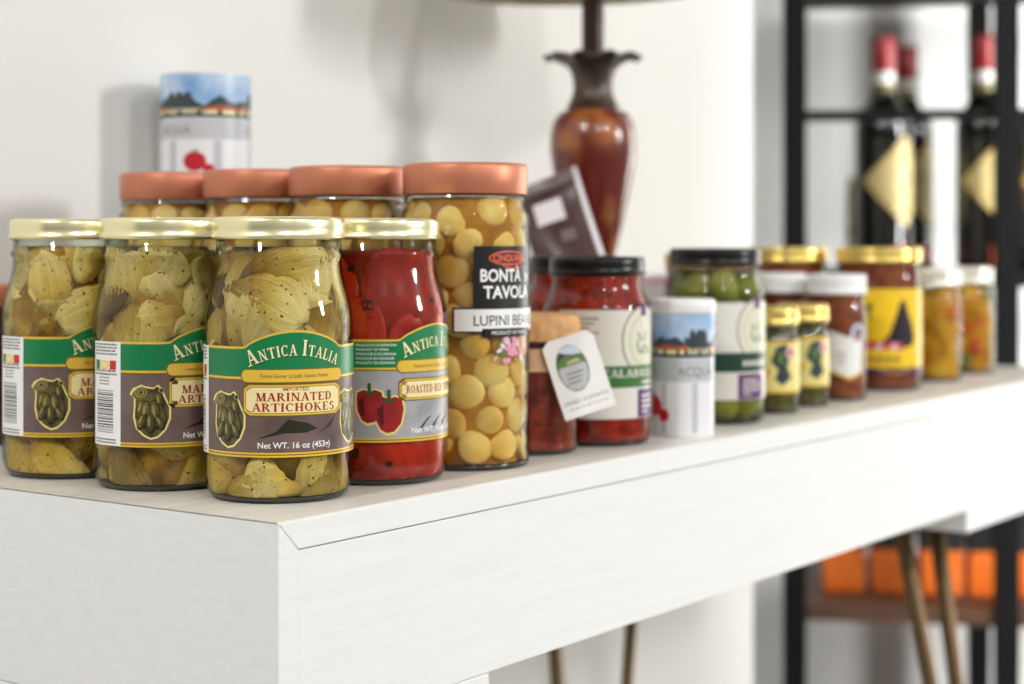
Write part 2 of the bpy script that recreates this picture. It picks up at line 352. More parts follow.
# ------------------------------------------------------------------ curved label artwork (s and z in millimetres)
class Art:
    def __init__(self): self.P = []; self.mats = []
    def mi(self, m):
        if m not in self.mats: self.mats.append(m)
        return self.mats.index(m)
    def poly(self, pts, m, layer=1): self.P.append((pts, self.mi(m), layer)); return self
    def rect(self, a, b, c, d, m, layer=1): return self.poly([(a, c), (b, c), (b, d), (a, d)], m, layer)
    def ell(self, cx, cy, rx, ry, m, layer=1, n=20, rot=0):
        c, s = math.cos(rot), math.sin(rot); P = []
        for i in range(n):
            a = 2*PI*i/n; x, y = rx*math.cos(a), ry*math.sin(a); P.append((cx+x*c-y*s, cy+x*s+y*c))
        return self.poly(P, m, layer)
    def ring(self, cx, cy, rx, ry, th, m, layer=1, n=28, a0=0, a1=360):
        for i in range(n):
            a = math.radians(a0+(a1-a0)*i/n); b = math.radians(a0+(a1-a0)*(i+1)/n)
            self.poly([(cx+rx*math.cos(a), cy+ry*math.sin(a)), (cx+rx*math.cos(b), cy+ry*math.sin(b)),
                       (cx+(rx-th)*math.cos(b), cy+(ry-th)*math.sin(b)), (cx+(rx-th)*math.cos(a), cy+(ry-th)*math.sin(a))], m, layer)
        return self
    def text(self, txt, x, z, size, m, layer=3, weight=0.0, align='C', sx=1.0, space=1.0, fn=None):
        tr = font_tris(txt, size, weight, space)
        if not tr: return self
        xs = [p[0] for t in tr for p in t]; w0, w1 = min(xs), max(xs); off = -(w0+w1)/2 if align == 'C' else -w0
        for t in tr: self.poly([(fn or (lambda a, b: (x+a, z+b)))((p[0]+off)*sx, p[1]) for p in t], m, layer)
        return self
    def serif(self, txt, x, z, size, m, layer=3, sx=1.0, gap=.06, caps=None, arc=0.0, fit=None):
        gl, w = serif_text(txt, size, sx, gap, caps)
        q = 1.0
        if fit: q = fit/w
        for cx, polys in gl:
            c = (cx-w/2)*q; dz = -arc*c*c; sl = math.atan(-2*arc*c); cs, sn = math.cos(sl), math.sin(sl)
            for p in polys: self.poly([(x+c+a*q*cs-b*sn, z+dz+a*q*sn+b*cs) for a, b in p], m, layer)
        return self
    def build(self, name, R, parent, step=2.5, flat=False):
        bm = bmesh.new()
        for pts, mi, layer in self.P:
            try:
                f = bm.faces.new([bm.verts.new((x, z, layer*0.05)) for x, z in pts]); f.material_index = mi
            except ValueError: pass
        big = [f for f in bm.faces if len(f.verts) > 4]
        if big: bmesh.ops.triangulate(bm, faces=big, ngon_method='EAR_CLIP')
        if not flat:
            xs = [v.co.x for v in bm.verts]; k = math.ceil(min(xs)/step)*step
            while k < max(xs):
                bmesh.ops.bisect_plane(bm, geom=bm.verts[:]+bm.edges[:]+bm.faces[:], plane_co=(k, 0, 0), plane_no=(1, 0, 0), dist=1e-5); k += step
        for f in bm.faces:
            if f.normal.length == 0: f.normal_update()
        flip = []
        bm.normal_update()
        for f in bm.faces:
            if f.normal.z < 0: flip.append(f)
        if flip: bmesh.ops.reverse_faces(bm, faces=flip)
        for v in bm.verts:
            s, z, l = v.co
            if flat: v.co = Vector((s/1000, -l/1000, z/1000))
            else:
                r = R(z/1000) if callable(R) else R
                r0 = R(0.05) if callable(R) else R
                a = s/1000/r0; r += 0.0003+l/1000; v.co = Vector((r*math.sin(a), -r*math.cos(a), z/1000))
        me = bpy.data.meshes.new(name); bm.to_mesh(me); bm.free()
        return link(name, me, parent, self.mats)

# ------------------------------------------------------------------ jar glass
def jar_profile(R, H, rb, zb, zs, rn, zn):
    """outer profile from base centre up to the rim"""
    o = [(0, 0.0025), (rb*0.82, 0.002), (rb*0.93, 0.0)]
    for i in range(7):
        a = PI/2*i/6; o.append((rb+(R-rb)*math.sin(a), zb*(1-math.cos(a))))
    n = 12
    for i in range(n+1):
        f = i/n; g = f*f*(3-2*f); o.append((R+(rn-R)*g, zs+(zn-zs)*f))
    o += [(rn, zn+0.0015), (rn+0.0012, zn+0.003), (rn+0.0012, zn+0.0045), (rn, zn+0.006), (rn-0.0005, H-0.0015)]
    return o
def rad_at(prof, z):
    pr = [p for p in prof[2:]]
    if z <= pr[0][1]: return pr[0][0]
    for (r0, z0), (r1, z1) in zip(pr[:-1], pr[1:]):
        if z0 <= z <= z1 and z1 > z0: return r0+(r1-r0)*(z-z0)/(z1-z0)
    return pr[-1][0]
def glass_obj(parent, prof, th=0.0011, base=0.0006, n=72):
    inner = [(max(r-th, 0), z) for r, z in prof if z > base+0.001 and r > 0]
    top = prof[-1]
    full = prof+[(top[0]-th/2, top[1]+0.0006)]+list(reversed(inner))+[(0, base+0.0008)]
    rb = prof[2][0]
    lathe_obj('glass_base', [(0, .0006), (rb-.002, .0003), (rb-.0004, .0004), (rad_at(prof, .0009)-.0002, .0009), (rad_at(prof, .0022)-.0002, .0022), (rad_at(prof, .0030)-.0008, .0030), (rb*.7, .0032), (0, .0032)], M['thick'], parent, n, sharp=60)
    return lathe_obj('glass', full, M['glass'], parent, n, sharp=60)
def lid_obj(parent, m, r, z0, z1, style='lug', name='lid'):
    h = z1-z0
    if style == 'lug':
        p = [(r-0.0016, z0+0.001), (r-0.0006, z0-0.0002), (r+0.0003, z0+0.0004), (r+0.0005, z0+0.0013), (r-0.0003, z0+0.0022), (r-0.0004, z0+h*0.5), (r-0.0002, z1-0.0022), (r-0.0010, z1-0.0006), (r-0.0026, z1),
             (r-0.006, z1-0.0003), (r-0.0075, z1-0.0009), (0, z1-0.0009)]
    else:
        p = [(r-0.0015, z0+0.0005), (r-0.0003, z0), (r, z0+0.0006), (r, z1-0.0022), (r-0.0006, z1-0.0008), (r-0.002, z1), (0, z1)]
    p = [(r-0.0022, z0+0.0012)]+p
    return lathe_obj(name, p, m, parent, 96, sharp=50)
def core_obj(parent, name, prof, m, z0, z1, inset, n=48):
    p = [(0, z0)]; k = 14
    for i in range(k+1):
        z = z0+(z1-z0)*i/k; p.append((rad_at(prof, z)-inset, z))
    p.append((0, z1)); return lathe_obj(name, p, m, parent, n, sharp=60)

# ------------------------------------------------------------------ contents
def chunk(prof, ang, z, dims, psi, tilt, rnd, kind, rin=0.0013, zr=(0.0034, 0.125), depth=0.0, nu=14, nv=18):
    """one piece of food pressed against the inside of the glass"""
    L, Wd, T = dims; vs, fs = [], []
    R0 = rad_at(prof, z)-rin-T*0.45-depth
    Mx = Matrix.Rotation(ang, 3, 'Z') @ Matrix.Rotation(psi, 3, 'Y') @ Matrix.Rotation(tilt, 3, 'X')
    C = Vector((R0*math.sin(ang), -R0*math.cos(ang), z))
    k1, k2, k3 = rnd.random()*6, rnd.random()*6, rnd.random()*6
    for i in range(nu+1):
        u = i/nu
        for j in range(nv):
            v = 2*PI*j/nv
            if kind == 'arti':
                w = (min(1, u/.16+.001)**.5)*(1-u**2.6*.93)**.8
                rid = abs(math.sin(1.5*v+k1))**.6; fold = 0.86+0.17*rid*(1-.5*u)
                for q in range(2):
                    b = (.38+.3*q+.07*math.sin(2*v+k2+q))
                    fold *= 1-.13*max(0.0, 1-abs(u-b)/.09)*(u > b)
                x, y, zz = Wd*.5*w*fold*math.cos(v), T*.5*(w**0.85)*fold*math.sin(v), L*(u-0.5)+.004*(w-.5)*math.cos(v+k3)
                x += 0.09*L*math.sin(2.0*u+k3); y += 0.05*L*math.cos(2.6*u+k2)
            elif kind == 'sheet':
                w = math.sin(PI*(0.03+0.94*u))**0.35
                sg = lambda q: math.copysign(abs(q)**0.7, q)
                x, y, zz = Wd*.5*w*sg(math.cos(v)), T*.5*w*sg(math.sin(v)), L*(u-0.5)
                y += 0.0016*math.sin(4*u+k1)+0.0014*math.cos(3*x/Wd*2+k2)
            elif kind == 'bean':
                w = math.sin(PI*u)**0.9 if 0 < u < 1 else 0
                x, y, zz = Wd*.5*math.sin(PI*u)*math.cos(v), T*.5*math.sin(PI*u)*math.sin(v), -L*.5*math.cos(PI*u)
                d = (x*x+zz*zz)/((Wd*.5)**2); y *= 0.86+0.2*d*(1-d)*2
            else:
                x, y, zz = Wd*.5*math.sin(PI*u)*math.cos(v), T*.5*math.sin(PI*u)*math.sin(v), -L*.5*math.cos(PI*u)
            p = Mx @ Vector((x, y, zz)) + C
            p.z = min(max(p.z, zr[0]), zr[1])
            r = math.hypot(p.x, p.y); rm = rad_at(prof, p.z)-rin
            if r > rm: p.x *= rm/r; p.y *= rm/r
            vs.append(tuple(p))
    for i in range(nu):
        for j in range(nv):
            k = (j+1) % nv; fs.append((i*nv+j, i*nv+k, (i+1)*nv+k, (i+1)*nv+j))
    fs.append(tuple(range(nv-1, -1, -1))); fs.append(tuple(nu*nv+j for j in range(nv)))
    me = pdata(kind, vs, fs)
    if kind == 'arti':
        at = me.attributes.new('tip', 'FLOAT', 'POINT'); at.data.foreach_set('value', [i/nu for i in range(nu+1) for j in range(nv)])
        at = me.attributes.new('side', 'FLOAT', 'POINT'); at.data.foreach_set('value', [abs(j-nv/2)/nv*2 for i in range(nu+1) for j in range(nv)])
    return me

# ------------------------------------------------------------------ placing
def face(px, depth): return Vector(((px-512)/F*depth, depth, TOPZ))
def aim(loc): return math.atan2(-loc.x, loc.y)
def place(o, px, depth, phi):
    loc = face(px, depth); o.location = loc; o.rotation_euler = (0, 0, aim(loc)+math.radians(phi)); return o

# ================================================================== SETTING
def slab(name, pts, z0, z1, m):
    bm = bmesh.new(); a = [bm.verts.new((p[0], p[1], z0)) for p in pts]; b = [bm.verts.new((p[0], p[1], z1)) for p in pts]
    n = len(pts); bm.faces.new(a[::-1]); bm.faces.new(b)
    for i in range(n): bm.faces.new((a[i], a[(i+1) % n], b[(i+1) % n], b[i]))
    return bmobj(name, bm, m)
struct(slab('floor', [(-5, -4), (5, -4), (5, 5), (-5, 5)], -0.05, 0.0, M['floor']))
WS = 0.412
struct(slab('wall_left', [D(-1.9, WS), D(1.255, WS), D(1.255, WS+0.12), D(-1.9, WS+0.12)], 0, 2.7, M['wall']))
RK = Vector((0.397, 2.45, 0)); EX = Vector((0.988, -0.156, 0)); EY = Vector((0.156, 0.988, 0))
def RP(a, b, z=0): return RK+EX*a+EY*b+Vector((0, 0, z))
struct(slab('wall_back', [RP(-1.8, 0.46), RP(2.0, 0.46), RP(2.0, 0.56), RP(-1.8, 0.56)], 0, 2.7, M['wall']))

# ================================================================== DESK
desk = thing('desk', 'long white woodgrain console desk carrying the row of food jars', 'desk', D(0, 0), DESK_RZ)
TL, TD, TH = 1.2, 0.40, 0.0143           # local x along the front, local y towards the wall
zt, za, zb = TOPZ, TOPZ-0.1035, TOPZ-0.1227
def prism(name, poly, axis, a, b, m, parent, bev=0.0006):
    bm = bmesh.new()
    mk = {'x': lambda p, k: (k, p[0], p[1]), 'y': lambda p, k: (p[0], k, p[1])}[axis]
    A = [bm.verts.new(mk(p, a)) for p in poly]; B = [bm.verts.new(mk(p, b)) for p in poly]; n = len(poly)
    bm.faces.new(A); bm.faces.new(B[::-1])
    for i in range(n): bm.faces.new((A[i], A[(i+1) % n], B[(i+1) % n], B[i]))
    bmesh.ops.recalc_face_normals(bm, faces=bm.faces)
    if bev: bmesh.ops.bevel(bm, geom=bm.edges[:], offset=bev, segments=2, affect='EDGES')
    return bmobj(name, bm, m, parent)
g = 0.0003
prism('top_panel', [(0, zt), (TL, zt), (TL-TH, zt-TH), (TH, zt-TH)], 'y', 0, TD, M['desktop'], desk, 0.0005)
prism('edge_strip', [(0.0002, zt-0.0006), (TL-0.0002, zt-0.0006), (TL-TH, zt-TH), (TH, zt-TH)], 'y', -0.0012, 0.0, M['desk'], desk, 0.0003)
prism('side_panel', [(0, zt-0.0006), (TH, zt-TH-0.0004), (TH, za), (0, za)], 'y', -0.0012, TD, M['desk'], desk, 0.0003)
prism('side_panel', [(TL, zt-0.0006), (TL-TH, zt-TH-0.0004), (TL-TH, za), (TL, za)], 'y', -0.0012, TD, M['desk'], desk, 0.0003)
bm = bmesh.new(); box_bm(bm, TH+g, TL-TH-g, -0.0007, 0.014, za, zt-TH-0.0007, 0.0004); bmobj('front_panel', bm, M['desk'], desk)
bm = bmesh.new(); box_bm(bm, TH+g, TL-TH-g, 0.0145, TD-0.012, za+0.0005, za+0.015, 0.0004); bmobj('bottom_panel', bm, M['desk'], desk)
bm = bmesh.new(); box_bm(bm, TH+g, TL-TH-g, TD-0.012, TD, za, zt-TH-0.0007, 0.0004); bmobj('back_panel', bm, M['desk'], desk)
bm = bmesh.new(); box_bm(bm, 0, 0.1665, -0.0016, TD, zb, za-0.0004, 0.0008); bmobj('base_plate', bm, M['desk'], desk)
bm = bmesh.new(); box_bm(bm, 0.868, TL, -0.0016, TD, zb, za-0.0004, 0.0008); bmobj('base_plate', bm, M['desk'], desk)
def hairpin(tops, foot, r0, r1):
    lg = None
    bm_v, bm_f = [], []
    for (x, y) in tops:
        v, f = tube_mesh([(x, y, zb), (x+(foot[0]-x)*.5, y+(foot[1]-y)*.5, zb*.5), (foot[0]+(x-foot[0])*.06, foot[1]+(y-foot[1])*.06, 0.012)], [r0, (r0+r1)/2, r1])
        k = len(bm_v); bm_v += v; bm_f += [tuple(i+k for i in q) for q in f]
    v, f = tube_mesh([(foot[0], foot[1], 0.0), (foot[0], foot[1], 0.014)], [r1*1.5, r1*1.5]); k = len(bm_v); bm_v += v; bm_f += [tuple(i+k for i in q) for q in f]
    cx = sum(t[0] for t in tops)/2; cy = sum(t[1] for t in tops)/2
    bm = bmesh.new(); me = pdata('leg', bm_v, bm_f); 
    o = link('leg', me, desk, M['leg'])
    bm = bmesh.new(); box_bm(bm, cx-.06, cx+.06, max(cy-.06, .004), min(cy+.06, TD-.004), zb-0.003, zb-0.0002, 0.0006); bmobj('mounting_plate', bm, M['leg'], o)
ft = [(t_at(900, .075), .075), (t_at(934, .075), .075)]
hairpin(ft, (t_at(1012, .045), .045), 0.0078, 0.0055)
rt = [(t_at(546, .33), .33), (t_at(640, .33), .33)]
hairpin(rt, (t_at(592, .345), .345), 0.0062, 0.005)
hairpin([(.07, .075), (.13, .075)], (.03, .045), 0.0078, 0.0055)
hairpin([(.07, .33), (.15, .33)], (.06, .345), 0.0046, 0.004)

# ================================================================== ARTICHOKE JARS
AR = 0.0385
APROF = jar_profile(AR, 0.1435, 0.0320, 0.0125, 0.090, 0.0325, 0.1215)
def choke_print(a, cx, s=1.0):
    def T(P): return [(cx+x*s, z) for x, z in P]
    body = [(-9, 50), (-11.5, 52), (-9.5, 55), (-5, 57), (-2, 56), (1.5, 55.5), (4, 57), (6, 55), (8, 50), (10.5, 45), (10.5, 39), (8, 33), (4, 29), (0, 28), (-4, 30), (-8, 34), (-9.5, 40), (-9, 45)]
    a.poly(T(body), I['halo'], 3)
    c = (0, 43.5); a.poly(T([(c[0]+(x-c[0])*.90, c[1]+(z-c[1])*.93) for x, z in body]), I['choke'], 4)
    for dx, dz, w, h, m in ((-5, 53, 3.4, 2.8, 'chokelt'), (-5, 53, 2.7, 2.1, 'choke'), (-5, 53, 1.9, 1.4, 'chokelt'), (-5, 53, 1.0, .8, 'chokedk')): a.ell(cx+dx*s, dz, w*s, h, I[m], 12+(abs(w-3.4)*.4))
    L = 5
    for dx, dz, rx, ry, ro in ((5.6, 49, 2.8, 5.6, -.15), (-6.2, 44, 3.0, 6.5, .25), (6.6, 41, 3.0, 7.5, -.3), (-3.2, 41, 3.4, 9, .1), (3.0, 41, 3.4, 9.5, -.1), (-5.5, 36.5, 2.6, 5.5, .45), (5.8, 36, 2.4, 5, -.45), (0, 35.5, 3.0, 6.6, 0)):
        dx *= .82; dz = 43+(dz-43)*.86; rx *= .86; ry *= .84
        a.ell(cx+dx*s, dz, rx*s, ry, I['chokedk'], L, 18, ro*-1); a.ell(cx+(dx-.3)*s, dz+.5, rx*.78*s, ry*.84, I['choke'], L+.3, 18, -ro)
        a.ell(cx+(dx-.8)*s, dz+1.2, rx*.26*s, ry*.5, I['chokelt'], L+.6, 14, -ro); L += .8
    a.ell(cx+5.6*s, 54, 1.6*s, 1.3, I['chokelt'], L, 14); a.ell(cx+5.6*s, 54, .9*s, .8, I['chokedk'], L+.3, 12)
def pepper_print(a, cx, s=1.0):
    for dx, dz, k in ((-5.5, 45, 1.0), (5, 40.5, 1.08)):
        body = [(-7, 2), (-6.5, 6), (-3, 7.5), (0, 6.4), (3, 7.5), (6.5, 6), (7.5, 1), (6, -6), (2.5, -10), (-1, -10.6), (-4, -9), (-6.5, -4)]
        a.poly([(cx+(dx+x*k*1.14)*s, dz+z*k*1.12) for x, z in body], I['halo'], 3)
    for dx, dz, k in ((-5.5, 45, 1.0), (5, 40.5, 1.08)):
        a.poly([(cx+(dx+x*k)*s, dz+z*k) for x, z in body], I['pep'], 4+(dx > 0))
        a.poly([(cx+(dx+x*k)*s, dz+z*k) for x, z in [(-6, 1), (-3, 4), (-2.5, -6), (-4, -7)]], I['pepdk'], 5.5+(dx > 0))
        a.poly([(cx+(dx+x*k)*s, dz+z*k) for x, z in [(-2.4, 5), (-.8, 6.6), (-1, 11), (.8, 11), (.9, 6.6), (2.4, 5), (0, 4)]], I['stem'], 7)
def deli_label(kind):
    a = Art(); base = I['brown'] if kind == 'arti' else I['grey']
    a.rect(-53, 84, 24, 79, base, 0)
    a.rect(-53, 84, 63.5, 79, I['green'], 1)
    N = 24
    dome = lambda e: [(-31+62*i/N, 78.5+e+(8.3)*max(0.0, math.sin(PI*min(1, max(0, (i/N-.08)/.84))))**.75) for i in range(N+1)]
    a.poly(dome(0.9)+[(31, 77), (-31, 77)], I['gold'], 1.6); a.poly(dome(-0.2)+[(31, 70), (-31, 70)], I['green'], 2)
    for x0, x1 in ((-53, -30), (30, 84)): a.rect(x0, x1, 78.2, 79.5, I['gold'], 2)
    for z0, z1, m in ((62.6, 63.1, 'dgold'), (63.1, 64.3, 'gold')): a.rect(-53, 84, z0, z1, I[m], 2)
    for z0, z1, m in ((24, 26.4, 'gold'), (25.0, 25.5, 'dgold')): a.rect(-53, 84, z0, z1, I[m], 2+(m == 'dgold'))
    # banner and plate
    a.poly([(-28.5, 64.9), (-27, 61.8), (-25, 61.2), (25, 61.2), (27, 61.8), (28.5, 64.9), (27, 68), (25, 68.4), (-25, 68.4), (-27, 68)], I['dgold'], 3)
    a.poly([(-27.8, 64.9), (-26.6, 62.3), (-24.8, 61.7), (24.8, 61.7), (26.6, 62.3), (27.8, 64.9), (26.6, 67.5), (24.8, 67.9), (-24.8, 67.9), (-26.6, 67.5)], I['gold'], 4)
    a.text('Premium Gourmet  La Qualita  Gourmet  Premium', 0, 63.9, 2.0, I['dgold'], 5, sx=0.62)
    z0, z1 = (45.4, 60) if kind == 'arti' else (47, 57.5)
    for e, m, l in ((0.9, 'dgold', 4), (0.3, 'gold', 5), (-.6, 'dgold', 6), (-.9, 'cream', 7)):
        a.poly([(-26-e, z0+2-e), (-23-e, z0+2-e), (-23-e, z0-e), (23+e, z0-e), (23+e, z0+2-e), (26+e, z0+2-e), (26+e, z1-2+e), (23+e, z1-2+e), (23+e, z1+e), (-23-e, z1+e), (-23-e, z1-2+e), (-26-e, z1-2+e)], I[m], l)
    for dx, dz, m, l in ((.45, -.45, 'dgreen', 3), (0, 0, 'ltext', 5)):
        a.serif('ANTICA ITALIA', dx, 75.0+dz, 5.6, I[m], l, sx=.80, caps=1.42, arc=.0105, fit=47)
    if kind == 'arti':
        a.text('IMPORTED', 0, 57.4, 1.7, I['red'], 8, .01, sx=1.2)
        a.serif('MARINATED', 0, 52.2, 4.2, I['red'], 8, fit=40); a.serif('ARTICHOKES', 0, 47.0, 4.2, I['red'], 8, fit=44)
        choke_print(a, -36); choke_print(a, 36)
        # dark print of leaves on the brown ground
        a.poly([(-20, 33), (-10, 37), (-4, 43), (6, 41), (12, 38), (5, 36), (-6, 36)], I['chokedk'], .6); a.poly([(10, 34), (20, 39), (23, 44), (16, 38)], I['chokedk'], .6)
    else:
        a.serif('ROASTED RED PEPPERS', 0, 50.2, 4.2, I['red'], 8, fit=45)
        pepper_print(a, -37)
        for k, t in enumerate(('PRODUCTO IN ESPAGNA', 'PRODUCT OF SPAIN', 'PRODUCIDO EN ESPANA', 'PRODUITE EN ESPAGNE', 'PRODUTO DE ESPANHA')):
            a.text(t, -50, 75.8-k*2.4, 1.45, I['white'], 3, .012, 'L', sx=.98)
        for k in range(3): a.poly([(-14+k*9, 31+k), (-9+k*9, 36), (-5+k*9, 37.5), (-9+k*9, 34.5), (-12+k*9, 31)], I['chokedk'], 1)
    a.text('Net WT. 16 oz (453g)', 0, 28.6, 3.1, I['white'], 3, .018, fn=None, sx=1.0)
    # white bar code panel
    a.rect(-76, -53, 24.2, 79.2, I['white'], 2)
    rr = random.Random(5)
    for k in range(6):
        x = -74.5
        while x < -56:
            w = rr.uniform(.8, 3); a.rect(x, min(x+w, -55.5), 77.2-k*1.7-(.0 if k < 4 else 7.2), 78.1-k*1.7-(.0 if k < 4 else 7.2), I['line'], 3); x += w+.5
    a.rect(-74, -69.5, 64.3, 69.2, I['flagg'], 3); a.rect(-69.5, -60.5, 64.3, 69.2, I['cream'], 3); a.rect(-60.5, -56, 64.3, 69.2, I['flagr'], 3)
    a.ring(-65, 66.7, 3.6, 2.2, .5, I['gold'], 4)
    for k in range(4):
        x = -70
        while x < -61:
            w = rr.uniform(.8, 2.4); a.rect(x, x+w, 61.4-k*1.7, 62.1-k*1.7, I['line'], 3); x += w+.5
    z = 31.0
    while z < 53:
        h = rr.choice((.35, .35, .7, 1.1)); a.rect(-72.5, -58, z, z+h, I['black'], 3); z += h+rr.choice((.35, .5, .8))
    for k in range(2): a.rect(-74, -56, 25.4+k*1.6, 26.1+k*1.6, I['line'], 3)
    return a

def artichoke_contents(root, seed):
    rnd = random.Random(seed)
    core_obj(root, 'herb_marinade', APROF, M['articore'], 0.0034, 0.1275, 0.0055)
    rows = [(0.011, 9), (0.028, 9), (0.047, 8), (0.066, 8), (0.084, 9), (0.100, 8), (0.116, 8)]
    for q, (z, n) in enumerate(rows):
        for k in range(n):
            ang = 2*PI*(k+.5*(q % 2)+rnd.uniform(-.18, .18))/n
            dims = (rnd.uniform(.040, .056), rnd.uniform(.026, .036), rnd.uniform(.016, .022))
            psi = rnd.choice((rnd.uniform(-.6, .6), rnd.uniform(.9, 2.0), rnd.uniform(2.6, 3.7), rnd.uniform(4.1, 5.2)))
            me = chunk(APROF, ang, z+rnd.uniform(-.005, .005), dims, psi, rnd.uniform(-.3, .3), rnd, 'arti', zr=(0.0034, 0.1295), depth=rnd.choice((0, .0008, .0025, .0045)), nu=18, nv=30)
            link('artichoke_piece', me, root, M['arti'])
a1 = thing('artichoke_jar', 'jar of marinated artichokes standing nearest the desk corner, its whole front label in view', 'jar', group='jars of artichokes in the front row')
glass_obj(a1, APROF); lid_obj(a1, M['gold'], 0.0347, 0.1335, 0.145)
artichoke_contents(a1, 11)
ARTLABEL = deli_label('arti').build('label', AR, a1)
place(a1, 279, 0.916, 12.6)
a2 = copy_tree(a1); place(a2, 165, 0.959, 42.6)
a2['label'] = 'middle jar of marinated artichokes, its bar code turned to the left side'
a3 = copy_tree(a1); place(a3, 71.5, 1.006, 37)
a3['label'] = 'leftmost jar of marinated artichokes, farthest back of its row'
for jar, da in ((a2, 2.2), (a3, 4.1)):
    for c in jar.children:
        if c.name.startswith(('artichoke_piece', 'herb_marinade')): c.rotation_euler = (0, 0, da)

# roasted peppers
pj = thing('pepper_jar', 'jar of roasted red peppers with green and grey label and pale gold lid', 'jar')
glass_obj(pj, APROF); lid_obj(pj, M['gold'], 0.0347, 0.1335, 0.145)
core_obj(pj, 'pepper_brine', APROF, M['peppercore'], 0.0034, 0.1275, 0.0040)
rnd = random.Random(4)
for q, (z, n) in enumerate(((0.016, 5), (0.043, 5), (0.074, 5), (0.104, 5))):
    for k in range(n):
        ang = 2*PI*(k+.5*(q % 2)+rnd.uniform(-.1, .1))/n
        me = chunk(APROF, ang, z, (rnd.uniform(.036, .056), rnd.uniform(.032, .052), .012), rnd.uniform(-.8, .8), rnd.uniform(-.16, .16), rnd, 'sheet', zr=(.0034, .1290))
        p = link('pepper_piece', me, pj, M['pepper'])
for ang, z, r in ((-.95, .117, .0028), (-.62, .098, .0036), (-1.0, .094, .0028), (.2, .112, .002), (-.85, .018, .004), (-.3, .012, .002), (.5, .1, .002)):
    a = Art(); n = 10
    a.poly([(1000*r*(1+.3*math.sin(3*i+ang*9))*math.cos(2*PI*i/n), 1000*(z)+1000*r*(1+.25*math.cos(5*i))*math.sin(2*PI*i/n)) for i in range(n)], M['char'], 0)
    o = a.build('char_spot', lambda zz: rad_at(APROF, zz)-.0016, pj); o.rotation_euler = (0, 0, ang-math.radians(30))
deli_label('pepper').build('label', AR, pj)
place(pj, 378.5, 0.981, 56)

# ================================================================== LUPINI JARS
LR = 0.0385
LPROF = jar_profile(LR, 0.176, 0.0362, 0.006, 0.147, 0.0352, 0.1535)
lj = thing('lupini_jar', 'tall copper lidded jar of lupini beans, its black and white label in full view', 'jar', group='tall lupini bean jars with copper lids')
glass_obj(lj, LPROF, th=0.0012)
lid_obj(lj, M['copper'], 0.0372, 0.160, 0.178, 'plain')
core_obj(lj, 'bean_brine', LPROF, M['beancore'], 0.0034, 0.1580, 0.0050)
rnd = random.Random(21)
low_beans = []
for q in range(10):
    z = 0.0145+q*0.0147
    for k in range(10):
        ang = 2*PI*(k+.5*(q % 2)+rnd.uniform(-.16, .16))/10
        d = rnd.uniform(.0195, .0235)
        me = chunk(LPROF, ang, z+rnd.uniform(-.003, .003), (d, d*rnd.uniform(.9, 1.0), rnd.uniform(.0095, .0125)), rnd.uniform(0, 3.1), rnd.uniform(-.75, .75), rnd, 'bean', zr=(.0034, .1575), rin=.0014, nu=10, nv=16, depth=rnd.uniform(0, .002))
        o = link('lupini_bean', me, lj, M['bean'])
        if q < 7: low_beans.append(o)
a = Art()
a.rect(-24, 24, 94, 129.5, I['black'], 0); a.ring(-.5, 122.6, 14.5, 4.2, .9, I['coral'], 2, a0=40, a1=360); a.ring(3, 120.9, 11, 4.6, .7, I['coral'], 2, a0=215, a1=330)
a.text('CINQUINA', 0, 120.8, 3.9, I['coral'], 2, .03, sx=.93)
a.text('BONTÀ', -5.5, 109.2, 7.2, I['white'], 2, .03, sx=.86); a.text('IN', 16.5, 109.2, 4.6, I['white'], 2, .03, sx=.86)
a.text('TAVOLA', 0, 99.6, 7.2, I['white'], 2, .03, sx=.95)
a.rect(-36, 36, 79.6, 94.2, I['black'], 3); a.rect(-35, 35, 80.6, 93.2, I['white'], 4)
a.text('LUPINI BEANS', 0, 83.8, 6.2, I['black'], 5, .004, sx=.92)
a.poly([(-19, 77), (19, 77), (17, 79.3), (19, 82), (-19, 82), (-17, 79.3)], I['black'], 6); a.text('PRODUCT OF ITALY', 0, 78.5, 2.1, I['white'], 7, .01)
rr = random.Random(3)
for k in range(26):
    x, z = rr.gauss(4, 6.5), rr.uniform(63, 76); a.ell(x, z, rr.uniform(1.2, 2.6), rr.uniform(1, 2), I[rr.choice(('pink', 'pink', 'pink2'))], 1+k*.06, 10, rr.random()*3)
for k in range(5): a.ell(-9+k*1.4, 69+rr.uniform(-3, 5), .9, 4.2, I['leaf'], 1, 10, rr.uniform(-.9, .5))
a.build('label', LR, lj)
place(lj, 465, 1.043, 43)
for px, dp, phi, txt in ((349, 1.087, 130, 'copper lidded lupini jar second from the right, behind the pepper jar'),
                         (261, 1.138, 200, 'copper lidded lupini jar behind the front artichoke jar'),
                         (175.5, 1.190, 290, 'leftmost copper lidded lupini jar, in front of the tall tin by the wall')):
    o = copy_tree(lj, skip=low_beans); place(o, px, dp, phi); o['label'] = txt

# ================================================================== generic small jars
def simple_jar(name, label, R, H, lidr, lidh, lidm, core, group=None, style='lug', coreinset=0.0014, fill=None, rn=None, rbk=.88, sh=0.18):
    t = thing(name, label, 'jar', group=group)
    rn = rn or lidr-0.0022; zl = H-lidh
    prof = jar_profile(R, H-0.0012, R*rbk, R*.22, zl*(1-sh)-0.004, rn, zl-0.006)
    glass_obj(t, prof, n=56); lid_obj(t, lidm, lidr, zl, H, style)
    if core: core_obj(t, core[0], prof, core[1], 0.0034, fill or zl-0.0005, coreinset)
    return t, prof

